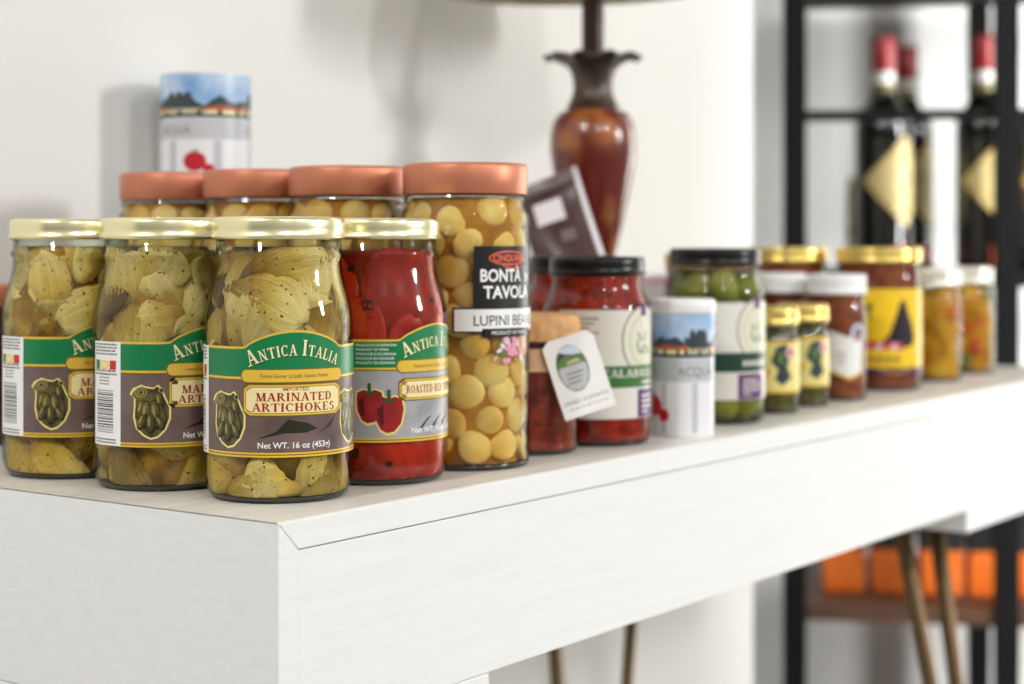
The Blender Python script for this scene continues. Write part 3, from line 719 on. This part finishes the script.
# spread jars with paper labels
def spread_label(band, bandtext, pur0):
    a = Art(); a.rect(-62, 84, 18, 88, I['paper'], 0)
    a.rect(-62, 84, 38, 52, I[band], 1)
    a.ell(0, 68, 19, 23, I['oval'], 1.4, 30); a.ring(0, 68, 19, 23, .9, I['hill'], 2, 36); a.ring(0, 68, 13, 16.5, .5, I['sage'], 2, 30)
    for k in range(7): a.ell(-6+k*2, 65+math.sin(k*2)*6, 1.1, 4.2, I['sage'], 3, 10, k*.7)
    a.rect(-19, 84, 36, 38.1, I['paper'], 2.2); a.rect(-19, 84, 38, 52, I[band], 2.4); rr = random.Random(6)
    if bandtext: a.serif(bandtext, -8, 44.6, 5.2, I['paper'], 3, fit=5.4*len(bandtext))
    for k in range(6 if bandtext else 9): a.rect((-2 if bandtext else -14)+k*3.4, (0.4 if bandtext else -11.6)+k*3.4, *((40, 42) if bandtext else (42.5, 46)), I['paper'], 3)
    a.rect(-3, 3.4, 84, 92, I['purple'], 4)
    a.rect(pur0, pur0+26, 18.5, 36.5, I['purple'], 3)
    for k, w in enumerate((14, 17, 16, 8)): 
        for j in range(4): a.rect(pur0+4+j*w/4, pur0+4+j*w/4+w/4-.7, 31.2-k*3.4, 32.9-k*3.4, I['paper'], 4)
    for k in range(9): a.rect(-58, -34-(k % 3)*3, 82-k*3, 83-k*3, I['line'], 1.3)
    return a
r1, rp1 = simple_jar('calabrian_sauce_jar', 'black lidded jar of red sauce with green banded white label, behind the tagged jar', 0.0355, 0.122, 0.0318, 0.0115, M['black_lid'], ('red_sauce', M['sauce']), 'black lidded red sauce jars')
spread_label('bandg', 'CALABRIAN', -6).build('label', 0.0355, r1); place(r1, 597, 1.158, 57)
r2 = copy_tree(r1); place(r2, 574, 1.242, 120); r2['label'] = 'second black lidded red sauce jar, mostly hidden behind the first and the lupini jar'
g1, gp1 = simple_jar('olive_jar', 'black lidded jar of green olives with dark green and purple label', 0.036, 0.127, 0.0338, 0.0125, M['black_lid'], ('olive_brine', M['olivecore']), coreinset=.011, fill=.110, sh=.14)
spread_label('bandd', '', -18).build('label', 0.036, g1); place(g1, 715.5, 1.292, 55)
rnd = random.Random(8)
for q in range(5):
    for k in range(8):
        ang = 2*PI*(k+.5*(q % 2)+rnd.uniform(-.1, .1))/8
        me = chunk(gp1, ang, .016+q*.0205, (rnd.uniform(.026, .030), .0225, .021), rnd.uniform(0, 3), rnd.uniform(-.3, .3), rnd, 'oval', zr=(.0034, .1125), nu=12, nv=16)
        link('green_olive', me, g1, M['olive'])
k3, kp3 = simple_jar('spread_jar', 'gold lidded dark red jar peeking out behind the olive jar', 0.0365, 0.1225, 0.0365, 0.011, M['gold2'], ('red_sauce', M['sauce3']), sh=.1); place(k3, 709, 1.43, 30)

# small jar with kraft cap and hang tag
sj, sp = simple_jar('pesto_jar', 'small jar of dark red pesto with kraft paper cap and a white hang tag', 0.0305, 0.084, 0.0285, 0.012, M['gold2'], ('sun_dried_pesto', M['sauce2']), rbk=.86)
prof = [(0.0303, .0715), (.0312, .0705), (.0318, .073), (.0312, .079), (.0308, .0835), (.0297, .0858), (.026, .0868), (0, .0872)]
lathe_obj('kraft_cap', prof, M['kraft'], sj, 96, wave=lambda r, z, a: (r*(1+(.012*math.sin(26*a) if z < .082 else .0)), z))
lathe_obj('twine', [(.0300, .0695), (.0312, .0688), (.0316, .0697), (.0311, .0707), (.0300, .0702)], M['twine'], sj, 64)
a = Art(); a.rect(-60, 60, 52, 66, I['tan'], 0); a.build('neck_label', lambda z: rad_at(sp, z), sj)
place(sj, 530.5, 1.106, 0)
ht = Art()
ht.poly([(-14.5, -52), (16.5, -52), (16.5, -4), (12.5, 0), (-10.5, 0), (-14.5, -4)], I['white'], 0)
ht.ell(-1, -21, 9.4, 15.5, I['sage'], 1, 28); ht.ell(-1, -21, 8.8, 14.8, I['hill'], 2, 28)
ht.poly([(-8.7, -19), (7, -19), (7.4, -21.6), (6.7, -28), (3.5, -34), (-1, -35.6), (-5.5, -34), (-8.7, -28), (-9.6, -22)], I['tingrey'], 3)
ht.poly([(-8.2, -15), (-3, -11.5), (2, -14), (6.6, -13), (7.4, -19), (-9.2, -19)], I['leaf'], 3); ht.poly([(-3, -16), (3, -15), (5, -18), (-4, -18)], I['field'], 4)
ht.poly([(-7, -8.5), (-3, -6.4), (1, -6.3), (5, -8.5), (6.6, -13), (2, -13), (-3, -11)], I['sky2'], 3)
ht.text('DRIED TOMATO', 1, -43.4, 2.7, I['line'], 1, .0, sx=1.0); [ht.rect(-10+k*3.4, -7.4+k*3.4, -47, -45.9, I['tingrey'], 1) for k in range(7)]
for k in range(3): ht.rect(-6, 4-k, -24.5-k*3, -23.6-k*3, I['line'], 4)
bm = bmesh.new(); box_bm(bm, -.0145, .0165, 0.0001, .0009, -.052, -.0035, 0.0002); box_bm(bm, -.0145, .006, .0001, .006, -.0042, -.0034)
# the folded tab of the card going back over the twine
for v in bm.verts:
    pass
tagroot = bmobj('hang_tag', bm, I['white'], sj)
tagroot.scale = (1.08, 1, .95)
th = ht.build('card_print', 0, tagroot, flat=True)
ta = math.radians(37); tagroot.location = (0.0345*math.sin(ta), -0.0345*math.cos(ta), 0.0735)
tagroot.rotation_euler = Euler((math.radians(-8), math.radians(-17), math.radians(12)), 'XYZ')
vs, fs = tube_mesh([(0.0300*math.sin(ta), -0.0300*math.cos(ta), .070), (0.0330*math.sin(ta), -0.0330*math.cos(ta), .0715), (0.0345*math.sin(ta), -0.0345*math.cos(ta), .0722)], [.0006]*3, 8)
link('tag_string', pdata('tag_string', vs, fs), sj, M['twine'])

# printed tins
def tin_art(R, H, k):
    a = Art(); hw = PI*R*1000-.2; h = H*1000
    a.rect(-hw, hw, 2, h, I['tin'], 0); a.rect(-hw, hw, h*.64, h-1, I['sky'], 1)
    rr = random.Random(7)
    for cx in (-hw*.72, -hw*.05, hw*.6):
        w = hw*.34
        P = [(cx-w, h*.68)]+[(cx-w+2*w*i/12, h*(.735+.03*math.sin(i*1.7+cx)+.08*math.exp(-((i-2.5)/2.0)**2)+.05*math.exp(-((i-8.5)/1.5)**2))) for i in range(13)]+[(cx+w, h*.68)]
        a.poly(P, I['hill'], 2)
        for j in range(3): a.ell(cx-w*.75+j*w*.2, h*.75, w*.11, h*.085, I['hill'], 2.4, 12)
        a.poly([(cx-w*.1, h*.67), (cx-w*.05, h*.695), (cx+w*.3, h*.715), (cx+w*.7, h*.70), (cx+w, h*.715), (cx+w, h*.67)], I['roof'], 3)
        a.rect(cx-w, cx+w*.0, h*.645, h*.69, I['field'], 2.7); a.rect(cx+w*.05, cx+w, h*.64, h*.675, I['cream'], 3.2)
        for j in range(5): a.rect(cx-w+j*w*.42, cx-w+j*w*.42+w*.1, h*.64, h*.675, I['hill'], 3.6)
    a.rect(-hw, hw, h*.615, h*.642, I['hill'], 3.8); a.rect(-hw, hw, h*.43, h*.605, I['tingrey'], 3)
    for cx in (-hw*.33, hw*.33, hw*.92):
        a.text('ACQUA', cx+hw*.06, h*.475, h*.075, I['line'], 4, 0, sx=.8)
    for j in range(6): a.rect(-hw*.98+j*hw*.33, -hw*.98+j*hw*.33+hw*.06, 3, h*.42, I['tingrey'], 1)  # vertical grey bars paint shading bands onto the white lower part
    for cx in (-hw*.12, hw*.85):
        a.ell(cx, h*.24, h*.10, h*.085, I['tom'], 2, 18); a.ell(cx+h*.12, h*.17, h*.05, h*.05, I['tom'], 2.3, 14); a.poly([(cx-2, h*.32), (cx+2, h*.35), (cx+1, h*.30)], I['leaf'], 3)
    return a
def tin(name, label, R, H, lidm, px, dp, phi, z=0, lidh=.0095, group=None):
    t = thing(name, label, 'tin', group=group)
    lathe_obj('can_body', [(0, .001), (R-.002, .001), (R-.0006, 0), (R, .0008), (R-.0002, .002), (R-.0002, H-.002), (R, H-.0008), (R-.001, H), (R-.002, H-.002), (0, H-.002)], I['tin'], t)
    tin_art(R, H, 1).build('printed_sleeve', R-.0003, t)
    if lidm: lid_obj(t, lidm, R+.0012, H-.004, H-.004+lidh, 'plain', 'plastic_lid')
    place(t, px, dp, phi); t.location.z += z; return t
tin('printed_tin', 'small round tin with a landscape print and white lid, between red sauce and olive jars', 0.0212, 0.0875, M['white_lid'], 683, 1.197, -45, group='landscape printed tins')
for k, txt in enumerate(('lowest of the three round tins stacked by the wall', 'middle of the three round tins stacked by the wall',
                         'landscape printed round tin standing highest by the wall, above the copper lids')):
    tin('printed_tin', txt, 0.0328, 0.0842, None, 205.5, 1.285, (70, 190, 8)[k], z=.0846*k, group='landscape printed tins')

# small herb jars with yellow labels
def leaf_label():
    a = Art(); a.rect(-40, 40, 16, 56, I['yel'], 0); a.rect(-40, 40, 54, 56, I['gold'], 1); a.rect(-40, 40, 16, 18, I['gold'], 1)
    for cx in (0,):
        a.poly([(cx-3, 51), (cx+5, 54), (cx+9, 46), (cx+6, 36), (cx+10, 28), (cx+2, 22), (cx-4, 27), (cx-1, 34), (cx-7, 40)], I['hill'], 2)
        a.poly([(cx-1, 47), (cx+3, 48), (cx+3, 38), (cx-2, 40)], I['leaf'], 3); a.ell(cx+9, 47, 4, 5, I['pink2'], 3, 14); a.ell(cx+9, 47, 2.2, 3, I['roof'], 4, 12)
        a.poly([(cx-12, 24), (cx-6, 34), (cx-12, 36), (cx-16, 30)], I['gold'], 2)
    return a
m1, mp1 = simple_jar('herb_paste_jar', 'small gold lidded jar with yellow leaf label, just right of the olive jar', 0.0215, 0.0815, 0.0215, 0.0135, M['gold2'], ('herb_paste', M['herb']), 'small gold lidded herb jars', sh=.16, rbk=.9)
leaf_label().build('label', .0215, m1); place(m1, 771, 1.356, 18)
m2 = copy_tree(m1); place(m2, 802, 1.415, 26); m2['label'] = 'small gold lidded jar with yellow leaf label, beside the white lidded jar'
# white lidded jars
def tilt_label():
    a = Art(); q = [(-17, 57), (3, 50), (17, 54), (16, 24), (4, 19), (-15, 27)]
    a.poly([(x*1.1, 38+(z-38)*1.1) for x, z in q], I['gold'], 0); a.poly([(x*1.04, 40+(z-38)*1.08) for x, z in q], I['white'], 1); a.ell(13, 56, 7, 8, I['sky2'], 2, 16); a.ell(13, 56, 4, 5, I['hill'], 3, 14)
    a.poly([(7, 50), (12, 60), (14, 50)], I['roof'], 4)
    for k in range(3): a.rect(-8+k, 2-k, 39-k*4, 40-k*4, I['line'], 2)
    return a
w2, wp2 = simple_jar('meat_spread_jar', 'white lidded jar of brown spread with a tilted white label, left of the yellow label', 0.0243, 0.1045, 0.0245, 0.0165, M['white_lid'], ('brown_spread', M['sauce3']), 'white lidded spread jars', sh=.14, rbk=.88)
tilt_label().build('label', .0243, w2); place(w2, 837, 1.470, 14)
w1 = copy_tree(w2); place(w1, 779, 1.508, 60); w1['label'] = 'white lidded spread jar hidden behind the two small gold lidded jars'
# big yellow label jar
kj, kp = simple_jar('yellow_label_jar', 'large gold lidded jar with bright yellow label and dark triangular picture', 0.0372, 0.1265, 0.0382, 0.0135, M['gold2'], ('red_spread', M['sauce3']), 'large gold lidded jars', sh=.12, rbk=.9)
a = Art(); a.rect(-56, 56, 24, 94, I['sun'], 0); a.rect(-56, 56, 18, 24.5, I['plum'], 1)
a.poly([(-4, 46), (4, 54), (9, 68), (14, 83), (18, 85), (22, 74), (27, 62), (30, 50), (27, 44), (14, 41), (4, 42)], I['egg'], 2); a.ell(-14, 78, 3.5, 3, I['stem'], 2, 14); a.poly([(-15, 75), (-13, 75), (-12, 68), (-14, 68)], I['stem'], 2)
for k in range(7): a.ell(-14+k*4.6, 44+1.5*math.sin(k*2), 3.2, 3.6, I[('mag', 'pink2')[k % 3 == 2]], 3+k*.05, 12, k)
for k in range(5): a.rect(-22+k*7.4, -17+k*7.4, 30, 33.4, I['plum'], 2)
a.ring(9, 55, 30, 36, 1.2, I['gold'], 1.2, 30)
a.P = [([(x, z-4) for x, z in p], m, l) for p, m, l in a.P]
a.build('label', .0372, kj); place(kj, 879, 1.578, 8)
k1 = copy_tree(kj); place(k1, 786, 1.604, 150); k1['label'] = 'large gold lidded jar standing behind the white lidded jars'
# giardiniera
yj, yp = simple_jar('pickle_jar', 'white lidded jar of yellow pickled vegetables, touching the yellow label jar', 0.0268, 0.106, 0.0262, 0.0165, M['silver_lid'], ('pickle_brine', M['giardcore']), 'jars of yellow pickled vegetables', coreinset=.0045, fill=.086, sh=.14, rbk=.88)
rnd = random.Random(17)
for q in range(5):
    for k in range(5):
        ang = 2*PI*(k+.5*(q % 2)+rnd.uniform(-.15, .15))/5
        me = chunk(yp, ang, .014+q*.0175, (rnd.uniform(.02, .03), rnd.uniform(.012, .02), .011), rnd.uniform(0, 3), rnd.uniform(-.3, .3), rnd, 'arti', zr=(.0034, .0885), nu=10, nv=12)
        link('vegetable_piece', me, yj, M[rnd.choice(('giard', 'giard', 'giard', 'giard_r', 'giard_g'))])
place(yj, 932.5, 1.668, 10)
y2 = copy_tree(yj); place(y2, 967, 1.768, 150); y2['label'] = 'last white lidded jar of yellow pickled vegetables at the right end of the row'
# stray jar at the left edge of the photograph
zj, zp = simple_jar('relish_jar', 'dark brown jar with copper lid at the far left edge', 0.0285, 0.104, 0.0292, 0.014, M['copper'], ('dark_relish', mat('dark_relish', (70, 34, 24), .4, c2=(96, 50, 36), scale=100)), style='plain'); place(zj, -22, 1.15, 0)
# white carton with red line behind the tin
ct = thing('carton', 'white carton with a pale red line, behind the small landscape tin', 'box', face(672, 1.50), aim(face(672, 1.5)))
bm = bmesh.new(); box_bm(bm, -.028, .028, -.018, .018, 0.0002, .104, .0012); bmobj('carton_body', bm, mat('carton_card', (226, 220, 212), .6), ct)
a = Art(); a.rect(-28, 28, 96, 99, I['pink'], 0); a.rect(-28, 28, 76, 82, I['field'], 0); o = a.build('printed_band', 0, ct, flat=True); o.location.y = -.0182

# ================================================================== LAMP
LT = t_at(593, 0.25); lp = D(LT, .25, TOPZ)
lamp = thing('table_lamp', 'table lamp with a red brown painted vase body and dark flared neck', 'lamp', lp)
vred = mat('red_lacquer', (98, 27, 16), .25, c2=(160, 92, 44), scale=22, detail=2, lo=.52, hi=.66, coat=.4)
vdark = mat('dark_bronze', (50, 40, 34), .36, .3, c2=(84, 70, 58), scale=60)
lathe_obj('foot', [(0, 0), (.036, 0), (.038, .004), (.036, .012), (.026, .018), (.020, .035), (.017, .06), (.0165, .085), (.0175, .108), (.0185, .116), (0, .116)], vdark, lamp)
lathe_obj('vase_body', [(0, .115), (.0185, .115), (.0215, .128), (.0265, .150), (.0315, .175), (.0352, .195), (.0370, .209), (.0368, .222), (.0345, .234), (.0295, .2415), (.022, .2450), (.0, .2455)], vred, lamp, 72)
def scal(r, z, a):
    k = max(0.0, (r-.018)/.025); return (r*(1+.035*k*math.cos(10*a)), z+.0022*k*math.cos(10*a))
lathe_obj('flared_neck', [(0, .243), (.0215, .243), (.0225, .247), (.0195, .252), (.0168, .260), (.0170, .269), (.0195, .278), (.025, .2845), (.033, .2885), (.0402, .2895), (.0415, .2880), (.040, .2905), (.033, .2912), (.024, .2895), (.016, .286), (0, .285)], vdark, lamp, 120, wave=scal)
lathe_obj('stem', [(0, .285), (.0115, .285), (.0118, .289), (.0095, .292), (.0095, .345), (.0095, .41), (0, .41)], mat('dark_walnut_stem', (64, 40, 30), .4), lamp, 32)
sh = lathe_obj('lampshade', [(.128, .352), (.1285, .352), (.1285, .3535), (.098, .56), (.097, .56), (.127, .353)], mat('linen_shade', (206, 196, 172), .85, bump=.2, bscale=900), lamp, 96)
lathe_obj('shade_trim', [(.1285, .3515), (.1297, .3515), (.1292, .359), (.128, .359)], vdark, sh, 96)
sh.rotation_euler = (0, math.radians(-1.2), 0)

# ================================================================== POUCH
def pouch():
    Wd, H = .105, .164; nu, nv = 26, 34; vs, fs, mi = [], [], []
    rr = random.Random(2)
    for sd in (-1, 1):
        for j in range(nv+1):
            for i in range(nu+1):
                x, z = i/nu-.5, j/nv
                b = max(0, (1-(2*x)**2))**.6*max(0, math.sin(PI*min(1, max(0, (z-.04)/.90))))**.6
                y = sd*(.0005+.021*b*(1.1-.5*z)) + .004*math.sin(9*x+5*z)*math.sin(PI*z)+.012*z*z*math.cos(2*x)
                vs.append((x*Wd*(1-.06*math.sin(PI*z)), y, z*H))
        o = 0 if sd < 0 else (nu+1)*(nv+1)
        for j in range(nv):
            for i in range(nu):
                q = (o+j*(nu+1)+i, o+j*(nu+1)+i+1, o+(j+1)*(nu+1)+i+1, o+(j+1)*(nu+1)+i)
                fs.append(q if sd < 0 else q[::-1]); x, z = (i+.5)/nu, (j+.5)/nv; m = 0
                if x > .95: m = 1
                elif sd < 0:
                    if .58 < x < .82 and .76 < z < .87: m = 1
                    elif .22 < x < .48 and .63 < z < .73: m = 1
                    elif .40 < x < .48 and .80 < z < .86: m = 2
                    elif x > .66 and z < .40: m = 1
                    elif z > .95: m = 3
                    elif .74 < x < .84 and .64 < z < .7: m = 3
                mi.append(m)
    return vs, fs, mi
pl = face(574, 1.40)
po = thing('snack_pouch', 'brown and white foil snack pouch leaning beside the vase lamp', 'pouch', pl+Vector((0.008, 0, .0235)), rot=(math.radians(-7), math.radians(-21), aim(pl)+math.radians(-6)))
vs, fs, mi = pouch(); bm = bmesh.new(); me = pdata('pouch_body', vs, fs, True, mi); bm.from_mesh(me); bmesh.ops.remove_doubles(bm, verts=bm.verts, dist=.0012); bm.to_mesh(me); bm.free()
link('pouch_body', me, po, [mat('brown_foil', (58, 32, 30), .35, c2=(78, 50, 44), scale=30), mat('white_foil', (226, 218, 220), .3), mat('red_print', (160, 44, 40), .4), mat('grey_seal', (112, 98, 96), .3)])

# ================================================================== RACK
rack = thing('display_rack', 'black metal display rack with bottles and orange boxes behind the desk end', 'rack', RK, math.atan2(EX.y, EX.x))
blk = mat('black_powder_coat', (10, 10, 11), .6, spec=.2); wood = mat('dark_wood_shelf', (96, 66, 46), .5, c2=(70, 46, 32), scale=40, stretch=(.2, 1, 1))
DX2, DX3, DB = .287, .66, .36
for x in (0, DX2, DX3):
    for y in (0, DB):
        bm = bmesh.new(); box_bm(bm, x-.018, x+.0145, y-.0155, y+.0155, 0, 1.72, .001); bmobj('post', bm, blk, rack)
def shelf(z, m, th=.022, name='shelf', y0=-.012):
    bm = bmesh.new(); box_bm(bm, -.012, DX3+.012, y0, DB+.012, z-th, z, .001); return bmobj(name, bm, m, rack)
shelf(.85, blk); shelf(1.285, blk); shelf(1.70, blk); shelf(.388, wood, .024); shelf(.06, wood)
for z in (1.066, .60):
    bm = bmesh.new(); box_bm(bm, .0146, DX2-.0146, -.011, .011, z-.007, z+.007, .001); box_bm(bm, DX2+.0146, DX3-.0146, -.011, .011, z-.007, z+.007, .001); bmobj('rail', bm, blk, rack)
bglass = mat('dark_bottle_glass', (14, 15, 12), .07, coat=.5, spec=.6)
def bottle():
    t = thing('wine_bottle', '', 'bottle', group='dark bottles with gold diamond labels on the rack')
    lathe_obj('bottle_glass', [(0, .004), (.030, .003), (.036, 0), (.0395, .004), (.040, .010), (.040, .203), (.0385, .216), (.032, .230), (.021, .245), (.0155, .260), (.0145, .285), (.0145, .325), (.0158, .326), (.0158, .333), (0, .333)], bglass, t)
    lathe_obj('foil_cap', [(.0149, .288), (.0162, .288), (.0165, .289), (.0168, .3345), (.0160, .3365), (0, .3368)], I['redfoil'], t, 40)
    lathe_obj('neck_label', [(.0149, .270), (.0160, .270), (.0158, .286), (.0148, .286)], I['paper'], t, 40)
    lathe_obj('neck_band', [(.0152, .256), (.0166, .256), (.0159, .268), (.0149, .268)], mat('olive_gold_foil', (112, 104, 40), .35), t, 40)
    a = Art(); a.poly([(-68, 127), (0, 195), (68, 127), (0, 59)], I['diamb'], 0); a.poly([(-64, 127), (0, 191), (64, 127), (0, 63)], I['diam'], 1)
    a.ring(0, 135, 18, 18, 1, I['diamb'], 2); a.ell(0, 135, 11, 12, I['field'], 2, 18)
    for k in range(4): a.rect(-24+k*5, 24-k*5, 108-k*6, 110-k*6, I['field'], 2)
    a.build('diamond_label', .040, t)
    a = Art(); a.rect(-22, 22, 6, 34, I['orangefoil'], 0); a.rect(-18, 18, 14, 17, I['paper'], 1); a.build('foot_label', .040, t)
    return t
b0 = bottle()
def put(o, px, dp, phi, txt):
    l = face(px, dp); l.z = .8503; o.location = l; o.rotation_euler = (0, 0, aim(l)+math.radians(phi)); o['label'] = txt; return o
put(b0, 883.5, 2.55, 50, 'dark bottle with red cap and gold diamond label, left one on the rack')
put(copy_tree(b0), 907, 2.665, 58, 'dark bottle half hidden behind the left bottle of the rack')
put(copy_tree(b0), 984, 2.53, 46, 'dark bottle beside the right upright of the black rack')
put(copy_tree(b0), 1046, 2.53, 40, 'dark bottle right of the rack upright, cut off by the picture edge')
gc = thing('gift_carton', 'narrow gold carton standing left of the bottles on the rack', 'box', face(861, 2.68)+Vector((0, 0, .0903)), aim(face(861, 2.68)))
bm = bmesh.new(); box_bm(bm, -.021, -.009, -.012, .012, 0.0002, .137, .001); bmobj('carton_body', bm, mat('gold_card', (176, 146, 66), .4, .3), gc)
a = Art(); a.rect(-20.5, -9.5, 4, 132, I['diam'], 0); a.rect(-18, -12, 50, 60, I['dgold'], 1); o = a.build('printed_panel', 0, gc, flat=True); o.location.y = -.0122
orange = mat('orange_paper', (232, 106, 22), .5, c2=(240, 122, 34), scale=30)
def orange_box():
    t = thing('orange_box', '', 'box', group='orange boxes on the lower shelf')
    bm = bmesh.new(); box_bm(bm, -.0295, .0295, -.045, .045, 0, .085, .004); bmobj('box_body', bm, orange, t)
    bm = bmesh.new(); box_bm(bm, -.0303, .0303, -.0458, .0458, .063, .125, .003); bmobj('box_lid', bm, mat('black_card', (26, 24, 24), .5), t)
    return t
ob = orange_box()
txts = ('leftmost orange box with black lid on the lower rack shelf', 'orange box second from the left on the lower rack shelf, left of the brass legs',
        'orange box seen between and behind the brass desk legs', 'orange box just left of the right rack upright', 'orange box right of the rack upright at the picture edge')
for k, (x, dp) in enumerate(((843, 2.55), (891, 2.54), (939, 2.53), (987, 2.52), (1036, 2.51))):
    o = ob if k == 0 else copy_tree(ob); l = face(x, dp); l.z = .3882; o.location = l; o.rotation_euler = (0, 0, math.atan2(EX.y, EX.x)); o['label'] = txts[k]
